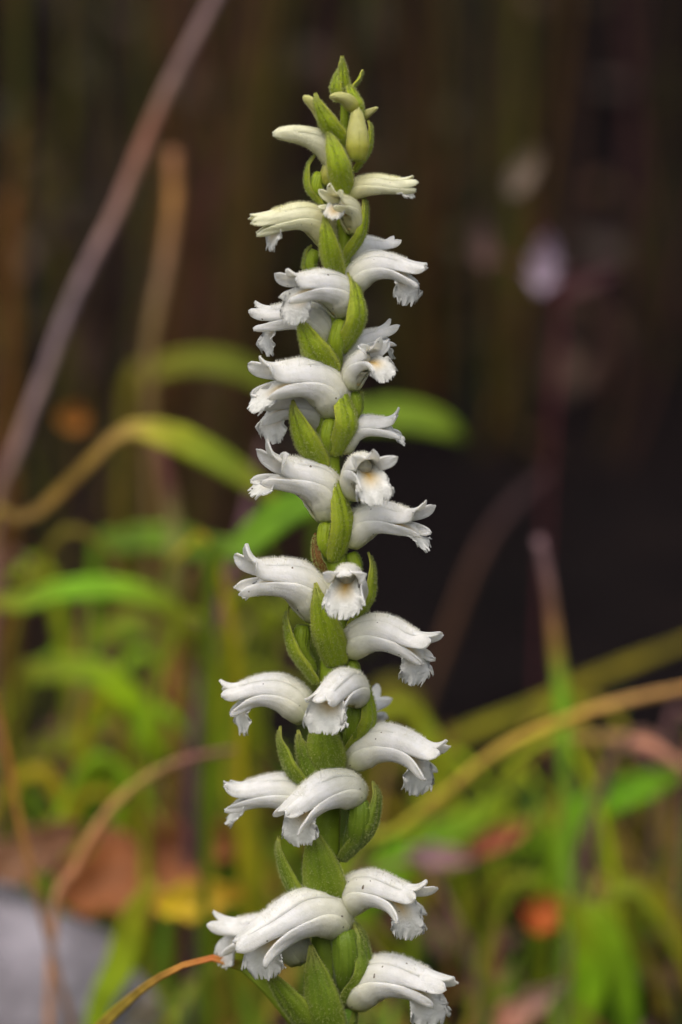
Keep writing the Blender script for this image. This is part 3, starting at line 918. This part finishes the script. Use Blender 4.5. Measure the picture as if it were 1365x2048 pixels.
blade('arching_grass_blade', [(40, 1400, .16, 34, (70, 80, 24)), (95, 1345, .16, 60, (92, 116, 30)), (180, 1342, .16, 72, (104, 140, 36)), (250, 1385, .16, 72, (110, 150, 24)), (300, 1450, .16, 62, (92, 132, 22)), (345, 1540, .16, 18, (92, 120, 22))],
      'lime green grass blade curling down beside the purple stem', 'grass blade', k=K)
blade('arching_grass_blade', [(150, 1330, .2, 24, OLIVE), (190, 1280, .2, 44, (90, 104, 28)), (260, 1255, .2, 56, (84, 116, 32)), (330, 1275, .2, 30, (76, 96, 28))],
      'short green grass blade peeping out above the lime green one', 'grass blade', k=K)
blade('broad_grass_leaf', [(420, 1180, .12, 32, (70, 100, 30)), (470, 1110, .12, 72, (78, 118, 44)), (540, 1045, .12, 88, (88, 140, 44)), (620, 1000, .12, 77, (84, 136, 34)), (700, 985, .12, 24, (80, 120, 34))],
      'broad bright green leaf passing behind the orchid stem', 'grass blade', k=1.0)
stalk('purple_stem', [(385, 1560, .15, 50, (72, 52, 56)), (405, 1400, .15, 48, (92, 68, 70)), (440, 1240, .15, 48, (86, 48, 62)), (480, 1090, .15, 44, (92, 62, 74)), (505, 985, .15, 42, (76, 56, 58)), (530, 880, .15, 30, (66, 50, 50))],
      'dull purple stem standing left of the orchid', 'stem', k=K)
stalk('reddish_stem', [(345, 1560, .17, 52, (112, 84, 40)), (350, 1380, .17, 54, (130, 84, 48)), (345, 1220, .17, 50, (96, 92, 34)), (350, 1080, .17, 52, (110, 112, 58)), (335, 970, .17, 50, (88, 58, 48)), (315, 890, .17, 40, (80, 52, 44))],
      'upright reddish brown stem crossing the green blades', 'stem', k=K)
blade('arching_grass_blade', [(40, 1560, .18, 40, (70, 84, 24)), (110, 1490, .18, 64, (100, 120, 24)), (170, 1500, .18, 70, (104, 132, 24)), (215, 1570, .18, 62, (84, 118, 24)), (235, 1650, .18, 20, (80, 100, 24))],
      'yellow green grass blade hooked over above the fallen brown leaf', 'grass blade', k=K)
stalk('thin_dry_stem', [(150, 2120, .09, 22, (110, 84, 60)), (118, 1960, .09, 24, (104, 80, 66)), (80, 1810, .09, 25, (116, 84, 54)), (48, 1680, .09, 24, (130, 92, 44)), (15, 1510, .09, 22, (128, 84, 40)), (-15, 1380, .09, 20, (110, 76, 40))],
      'thin rusty dry stem leaning across the grey stone', 'stem', k=K)
stalk('bent_dry_stem', [(105, 1870, .10, 30, (150, 110, 80)), (150, 1740, .10, 32, (150, 104, 72)), (205, 1640, .10, 32, (150, 112, 70)), (280, 1565, .10, 32, (130, 110, 56)), (370, 1520, .10, 30, (104, 72, 60)), (470, 1500, .10, 22, (96, 70, 56))],
      'pinkish tan dry stem bent over in front of the brown leaf', 'stem', k=K)
blade('withered_leaf_tip', [(640, 2120, .0, 44, (90, 120, 50)), (585, 2035, .001, 38, (84, 110, 44)), (520, 1955, .002, 26, (80, 104, 40)), (465, 1922, .003, 18, (88, 104, 40)), (438, 1916, .003, 14, (150, 92, 52)), (395, 1920, .004, 12, (160, 112, 64)), (330, 1948, .006, 14, (156, 122, 66)), (270, 1990, .012, 18, (156, 138, 70)), (205, 2050, .02, 24, (160, 146, 70)), (150, 2110, .028, 20, (160, 140, 70))],
      'slender leaf with a withered orange brown tip drooping below the lowest flowers', 'leaf', k=K, wk=1.0)
# litter, left
leaf('fallen_leaf', 300, 1745, .15, 400, 190, 20, 34, (138, 82, 40), 'large fallen copper brown leaf behind the grey stone', 'fallen leaf', (120, 68, 34), k=1.0, curl=.35, lobes=.3)
leaf('fallen_leaf', 70, 1710, .135, 230, 100, 30, 34, (120, 84, 56), 'pinkish brown fallen leaf leaning on the large copper one', 'fallen leaf', (100, 66, 44), k=1.0, curl=.5, lobes=.2)
leaf('fallen_leaf', 400, 1805, .13, 190, 76, 10, 30, (168, 146, 26), 'yellow fallen leaf lying under the orchid flowers', 'fallen leaf', (140, 110, 22), k=1.35, curl=.5, lobes=.2)
blade('upright_grass_blade', [(190, 2060, .11, 60, (100, 132, 40)), (240, 1930, .11, 82, (110, 140, 44)), (270, 1830, .11, 70, (104, 120, 36)), (310, 1760, .11, 20, (120, 120, 30))],
      'broad pale green grass blade standing right of the grey stone', 'grass blade', k=K)
blade('upright_grass_blade', [(440, 1760, .16, 40, (76, 110, 30)), (420, 1640, .16, 56, (70, 112, 34)), (445, 1500, .16, 44, (84, 118, 34)), (470, 1400, .16, 14, (84, 110, 30))],
      'mid green grass blade rising behind the left lower flowers', 'grass blade', k=K)
blade('upright_grass_blade', [(520, 1900, .14, 50, (84, 100, 30)), (500, 1720, .14, 70, (104, 116, 34)), (470, 1560, .14, 60, (120, 120, 34)), (480, 1440, .14, 20, (110, 110, 30))],
      'yellowish grass blade rising close behind the orchid stem', 'grass blade', k=K)

# right side
blade('arching_grass_blade', [(760, 1560, .2, 30, (66, 82, 22)), (900, 1480, .2, 37, (92, 100, 24)), (1050, 1420, .2, 36, (96, 104, 22)), (1200, 1350, .2, 32, (94, 96, 18)), (1380, 1280, .2, 25, (92, 88, 18)), (1500, 1220, .2, 10, (90, 86, 18))],
      'long olive grass blade sweeping up to the right behind the tan one', 'grass blade', k=K)
stalk('arching_dry_stem', [(690, 1760, .12, 37, (92, 110, 26)), (800, 1660, .12, 37, (120, 118, 30)), (900, 1580, .12, 35, (136, 118, 44)), (1000, 1500, .12, 34, (150, 128, 52)), (1120, 1445, .12, 34, (146, 116, 48)), (1240, 1405, .12, 34, (150, 116, 66)), (1380, 1375, .12, 30, (140, 106, 62)), (1480, 1352, .12, 24, (140, 106, 62))],
      'long tan dry grass stem arching out to the right of the orchid', 'stem', k=K)
stalk('pinkish_dry_stem', [(1460, 1620, .15, 52, (156, 112, 92)), (1365, 1530, .15, 52, (158, 114, 92)), (1290, 1490, .15, 52, (150, 104, 84)), (1200, 1478, .15, 44, (120, 98, 54)), (1110, 1480, .15, 30, (110, 92, 40))],
      'pinkish brown dry stem bent down below the tan arching one', 'stem', k=K)
stalk('dark_twig', [(850, 1400, .26, 31, (70, 52, 36)), (900, 1260, .26, 33, (74, 52, 38)), (950, 1130, .26, 34, (70, 50, 42)), (1010, 1030, .26, 34, (60, 44, 44)), (1100, 940, .26, 28, (54, 40, 42))],
      'dark brown leaning stick in front of the black bank', 'twig', k=K)
stalk('green_based_stem', [(1135, 1700, .14, 44, (96, 130, 34)), (1130, 1520, .14, 46, (90, 120, 30)), (1125, 1400, .14, 48, (92, 140, 32)), (1112, 1290, .14, 44, (112, 92, 42)), (1098, 1170, .14, 38, (96, 72, 66)), (1078, 1075, .14, 34, (92, 72, 76))],
      'upright stem, green below and fading to pinkish brown at its broken top', 'stem', k=K)
blade('broad_grass_leaf', [(1080, 1840, .15, 40, (80, 110, 24)), (1120, 1700, .15, 70, (92, 136, 30)), (1190, 1610, .15, 96, (96, 160, 26)), (1290, 1572, .15, 80, (88, 146, 30)), (1400, 1520, .15, 36, (84, 104, 24))],
      'broad vivid green leaf reaching right beneath the pinkish stem', 'grass blade', k=1.15)
stalk('brown_stem', [(1400, 1920, .17, 44, (96, 80, 40)), (1310, 1790, .17, 44, (98, 84, 40)), (1240, 1680, .17, 40, (104, 84, 44)), (1180, 1600, .17, 30, (110, 96, 50))],
      'brown stem slanting down to the right from the vivid green leaf', 'stem', k=K)
blade('broad_grass_leaf', [(700, 1900, .16, 40, (66, 100, 26)), (760, 1760, .16, 90, (84, 134, 28)), (850, 1690, .16, 100, (80, 130, 26)), (950, 1640, .16, 70, (88, 124, 30)), (1040, 1560, .16, 20, (88, 110, 30))],
      'green leaf spreading right from behind the lower stem', 'grass blade', k=K)
leaf('fallen_leaf', 885, 1716, .14, 140, 48, -6, 25, (140, 112, 118), 'mauve grey fallen leaf piece right of the orchid', 'fallen leaf', (120, 84, 80), k=1.2, curl=.4, lobes=.2)
leaf('fallen_leaf', 1000, 1680, .16, 150, 42, 26, 25, (120, 56, 44), 'dark red fallen leaf beside the mauve one', 'fallen leaf', (150, 90, 56), k=K, curl=.3)
leaf('fallen_leaf', 1085, 1830, .14, 88, 66, 62, 25, (170, 80, 22), 'small bright orange fallen leaf on the right', 'fallen leaf', (120, 66, 22), k=1.2, curl=.5, lobes=.3)
leaf('fallen_leaf', 1040, 2030, .13, 210, 60, 34, 35, (140, 84, 58), 'pinkish orange fallen leaf at the foot of the right hand grass', 'fallen leaf', (120, 100, 92), k=1.2, curl=.5, lobes=.25)
blade('upright_grass_blade', [(1160, 2080, .12, 70, (88, 120, 28)), (1180, 1960, .12, 90, (84, 128, 26)), (1165, 1870, .12, 60, (92, 120, 26)), (1130, 1790, .12, 16, (96, 110, 26))],
      'short wide green blade beside the pinkish orange leaf', 'grass blade', k=K)
blade('arching_grass_blade', [(1260, 2080, .13, 60, (70, 110, 26)), (1240, 1930, .13, 80, (80, 118, 28)), (1200, 1840, .13, 70, (90, 124, 28)), (1120, 1800, .13, 22, (100, 116, 28))],
      'curved green blade right of the orange leaf', 'grass blade', k=K)
blade('arching_grass_blade', [(1420, 2060, .15, 60, (84, 90, 20)), (1370, 1900, .15, 78, (96, 104, 22)), (1290, 1790, .15, 66, (100, 104, 24)), (1210, 1750, .15, 20, (100, 100, 24))],
      'olive green blade drooping from the right edge', 'grass blade', k=K)
blade('broad_grass_leaf', [(650, 900, .2, 40, (60, 84, 24)), (730, 835, .2, 76, (74, 104, 34)), (820, 832, .2, 82, (80, 112, 36)), (890, 852, .2, 60, (72, 100, 30)), (930, 880, .2, 14, (66, 90, 30))],
      'blunt green leaf poking out right behind the upper middle flowers', 'grass blade', k=K)
blade('arching_grass_blade', [(720, 1600, .22, 50, (70, 78, 20)), (760, 1420, .22, 80, (92, 92, 22)), (800, 1390, .22, 80, (92, 92, 22)), (850, 1480, .22, 50, (84, 80, 20)), (870, 1560, .22, 14, (84, 80, 20))],
      'olive blade bent over just behind the right lower flowers', 'grass blade', k=K)
# pale dried flower head on a dark red stalk
root = bpy.data.objects.new('dried_flower_stalk', None)
link(root)
tag(root, 'dark red stalk carrying pale pinkish dried petals before the black bank', 'dried flower')
yq = .24
rp = at(1085, 1150, yq); rp.z = ground_z(rp.x, yq)
SHIFT = rp
def under(o):
    o.data.transform(Matrix.Translation(-SHIFT)); o.parent = root
root.location = rp
for o in (stalk('stem', [(1080, 1300, yq, 16, (66, 30, 34)), (1100, 900, yq, 16, (70, 32, 36)), (1120, 620, yq, 16, (80, 34, 44)), (1085, 480, yq, 14, (74, 30, 36)), (1050, 340, yq, 10, (60, 36, 32))], '', '', k=K, parent=root),
          leaf('petal', 1088, 530, yq - .002, 118, 50, 82, 12, (150, 136, 152), '', '', (110, 92, 108), k=K, parent=root, curl=.9, lobes=.25),
          leaf('petal', 1050, 345, yq - .002, 110, 44, 60, 12, (110, 96, 84), '', '', (90, 78, 66), k=K, parent=root, curl=.6),
          leaf('petal', 965, 480, yq + .01, 120, 40, 96, 12, (74, 54, 50), '', '', (60, 44, 42), k=K, parent=root, curl=.5),
          leaf('petal', 1170, 560, yq + .004, 180, 44, 20, 12, (56, 24, 28), '', '', (40, 20, 24), k=K, parent=root, curl=.5)):
    under(o)
stalk('x', [(1095, 560, yq, 10, (70, 32, 36)), (965, 500, yq + .01, 8, (70, 32, 36))], '', '', k=K, parent=root, root=False).name = 'side_twig'
under(bpy.data.objects['side_twig'])

root = bpy.data.objects.new('dry_seed_stalk', None)
link(root)
tag(root, 'thin dark stalk with one small rounded orange brown dry head', 'dried flower')
rp = at(135, 1100, .2); rp.z = ground_z(rp.x, .2)
SHIFT = rp
root.location = rp
for o in (stalk('stem', [(130, 1200, .2, 9, (60, 46, 34)), (140, 1000, .2, 9, (70, 52, 34)), (150, 850, .2, 8, (84, 60, 34))], '', '', k=K, parent=root),
          leaf('seed_head', 150, 838, .199, 56, 60, 70, 12, (150, 98, 34), '', '', (128, 80, 26), k=K * .8, parent=root, curl=.9)):
    under(o)

# upright stalks and blades against the bank
random.seed(21)
def upright(px, w, y, c, top, lean, kind, label, group):
    c = (c[0] * .70, c[1] * .63, c[2] * .52)
    pts = [(px - lean * .7, 1350, y, w, c), (px - lean * .2, 900, y, w, c), (px + lean * .1, 450, y, w * .95, tuple(q * 1.02 for q in c)), (px + lean * .4, top, y, w * .7, c)]
    (blade if kind == 'b' else stalk)('upright_grass_blade' if kind == 'b' else 'dry_grass_stalk', pts, label, 'grass blade' if kind == 'b' else 'stem', group, k=K)
GL, GB = 'faint olive grass blades against the bank', 'faint brown stalks against the bank'
LL, LB = 'faint olive grass blade standing upright against the dark bank', 'faint brown dry stalk standing upright against the dark bank'
OL = [(70, 68, 38), (72, 78, 46), (76, 74, 40), (84, 76, 34), (66, 72, 42), (60, 56, 28)]
BR = [(60, 50, 44), (70, 58, 50), (56, 46, 38), (82, 66, 50), (68, 54, 54)]
ups = [(1030, 34, .41, (88, 96, 36), -200, 34, 'b'), (1005, 20, .42, (96, 72, 50), -180, 50, 's'), (286, 36, .33, (88, 86, 44), -180, 12, 'b'),
       (120, 30, .34, (78, 88, 52), -140, 44, 'b'), (30, 30, .26, (110, 90, 32), 260, 10, 's'), (12, 28, .28, (116, 74, 34), 390, 24, 's'),
       (880, 24, .415, (92, 82, 30), -100, 10, 'b'), (500, 24, .36, (96, 80, 46), -150, 40, 'b'), (945, 36, .425, (84, 60, 40), 60, 30, 's')]
for _ in range(120):
    px = random.uniform(-80, 560) if random.random() < .55 else random.uniform(560, 1100) if random.random() < .85 else random.uniform(1100, 1400)
    kind = 'b' if random.random() < .55 else 's'
    ups.append((px, random.uniform(9, 26), random.uniform(.27, .42) if px < 520 else random.uniform(.405, .44), tuple(q * random.uniform(.75, 1.25) for q in random.choice(OL if kind == 'b' else BR)), random.choice([-150, -150, -100, random.uniform(50, 500)]), random.gauss(30, 200), kind))
OWN = ['wide olive grass blade rising behind the pale dried petals', 'brownish stalk close beside the wide olive blade by the dried petals',
       'wide olive green blade standing between the slanting twig and the blunt tan stem', 'greyish green blade crossing behind the slanting pinkish twig',
       'short ochre stalk standing under the slanting twig', 'short rusty stalk beside the ochre one', 'yellowish olive blade between the orchid tip and the dried petals',
       'tan olive blade close behind the orchid tip', 'short reddish brown stalk near the dried petals']
for i, (px, w, y, c, top, lean, kind) in enumerate(ups):
    if i < len(OWN):
        upright(px, w, y, c, top, lean, kind, OWN[i], None)
    else:
        upright(px, w, y, c, top, lean, kind, LL if kind == 'b' else LB, GL if kind == 'b' else GB)

# tangle of slender blades and stalks behind the spike
random.seed(33)
TL = {'b': 'slender arching grass blade in the soft tangle behind the orchid', 's': 'thin brown bent stalk in the soft tangle behind the orchid'}
TG = {'b': 'arching grass blades in the tangle', 's': 'bent stalks in the tangle'}
for i in range(110):
    left = i % 2 == 0
    kind = 'b' if random.random() < .6 else 's'
    y = random.uniform(.13, .27)
    x0 = random.uniform(-40, 520) if left else random.uniform(720, 1400)
    y1 = random.uniform(1060, 1700) if left else random.uniform(1400, 1900)
    run = random.choice([-1, 1]) * random.uniform(60, 260)
    w = random.uniform(16, 40) if kind == 'b' else random.uniform(12, 26)
    c = random.choice([(96, 116, 30), (112, 140, 34), (84, 104, 36), (128, 130, 36), (100, 96, 28), (104, 150, 36)] if kind == 'b' else [(104, 76, 60), (84, 62, 54), (120, 92, 58), (92, 66, 66)])
    drop = random.uniform(20, 160)
    pts = [(x0, y1 + 420, y, w * .8, c), (x0 + run * .15, y1 + 170, y, w, c), (x0 + run * .5, y1, y, w, c), (x0 + run * .85, y1 + drop * .3, y, w * .7, c), (x0 + run * 1.15, y1 + drop, y, w * .15, c)]
    if kind == 'b':
        blade('slender_grass_blade', pts, TL[kind], 'grass blade', TG[kind], k=K * (.85 if left else 1.3))
    else:
        stalk('bent_stalk', pts, TL[kind], 'stem', TG[kind], k=K)

# grey stone, lower left
import bmesh
bm = bmesh.new()
bmesh.ops.create_icosphere(bm, subdivisions=5, radius=1)
for q in bm.verts:
    n = q.co.normalized()
    k = 1 + .16 * mnoise.noise(n * 1.3 + Vector((3, 1, 2))) + .07 * mnoise.noise(n * 3.1) + .02 * mnoise.noise(n * 9)
    q.co = n * k
    q.co.x *= .030; q.co.y *= .024; q.co.z *= .020
me = bpy.data.meshes.new('stone'); bm.to_mesh(me); bm.free(); me.shade_smooth()
me.materials.append(M_STONE)
stone = link(bpy.data.objects.new('stone', me))
stone.location = at(-75, 2010, .135)
stone.rotation_euler = (0, R(18), R(20))
tag(stone, 'smooth lilac grey stone among the fallen leaves', 'stone')

# ------------------------------------------------------------------ uncountable ground cover
random.seed(5)
def cover(name, n, region, size, cols, label, upright_=True, mat=None):
    vs, fs, cs = [], [], []
    for _ in range(n):
        x = random.uniform(region[0], region[1]); y = random.uniform(region[2], region[3])
        if abs(x) < .012 and abs(y) < .02:
            continue
        z = ground_z(x, y)
        c = np.array(srgb(*random.choice(cols), K)) * random.uniform(.6, 1.15)
        if upright_:
            h = random.uniform(*size); w = random.uniform(.0008, .0022)
            a = random.uniform(0, 6.28); b = random.uniform(0, .9) * h
            dx, dy = math.cos(a), math.sin(a) * .7
            t = random.uniform(0, 6.28)
            tx, ty = math.cos(t) * w, math.sin(t) * w
            k0 = len(vs)
            for q in (0, .35, .7, 1.0):
                px_, py_, pz = x + dx * b * q * q, y + dy * b * q * q, z - .002 + h * (q - .25 * q * q * (b / h))
                ww = 1 - q * q * .9
                vs += [(px_ - tx * ww, py_ - ty * ww, pz), (px_ + tx * ww, py_ + ty * ww, pz)]
                cs += [c, c]
            fs += [(k0 + 2 * i, k0 + 2 * i + 1, k0 + 2 * i + 3, k0 + 2 * i + 2) for i in range(3)]
        else:
            s = random.uniform(*size); k0 = len(vs)
            M_ = Matrix.Rotation(random.uniform(0, 6.28), 3, 'Z') @ Matrix.Rotation(random.uniform(-.5, .5), 3, 'X') @ Matrix.Rotation(random.uniform(-.5, .5), 3, 'Y')
            slope = math.atan2(ground_z(x, y + .01) - ground_z(x, y - .01), .02)
            M_ = Matrix.Rotation(slope, 3, 'X') @ M_
            for px_, py_, pz in ((-1, 0, .1), (-.4, -.42, 0), (.35, -.38, .02), (1, 0, .15), (.35, .38, .05), (-.4, .42, .03), (0, 0, .12)):
                p = M_ @ Vector((px_ * s, py_ * s, pz * s)) + Vector((x, y, z + .0015))
                vs.append(tuple(p)); cs.append(c)
            fs += [(k0 + 6, k0 + i, k0 + (i + 1) % 6) for i in range(6)]
    o = mesh_obj(name, vs, fs, mat or M_BLADE, None, True, None, np.array(cs))
    o['kind'] = 'stuff'
    o['label'] = label
    return o
cover('low_grass', 5200, (-.26, .26, -.10, .20), (.008, .034), [(104, 130, 36), (112, 116, 30), (84, 112, 30), (140, 124, 46), (116, 84, 48), (96, 140, 40)], 'low tangled grass and moss on the damp ground')
cover('leaf_litter', 2600, (-.35, .35, -.15, .20), (.003, .009), [(120, 80, 50), (96, 64, 44), (80, 56, 46), (110, 96, 40), (70, 48, 40), (90, 100, 36)], 'small bits of fallen leaf litter on the soil', False, M_DEADLEAF)
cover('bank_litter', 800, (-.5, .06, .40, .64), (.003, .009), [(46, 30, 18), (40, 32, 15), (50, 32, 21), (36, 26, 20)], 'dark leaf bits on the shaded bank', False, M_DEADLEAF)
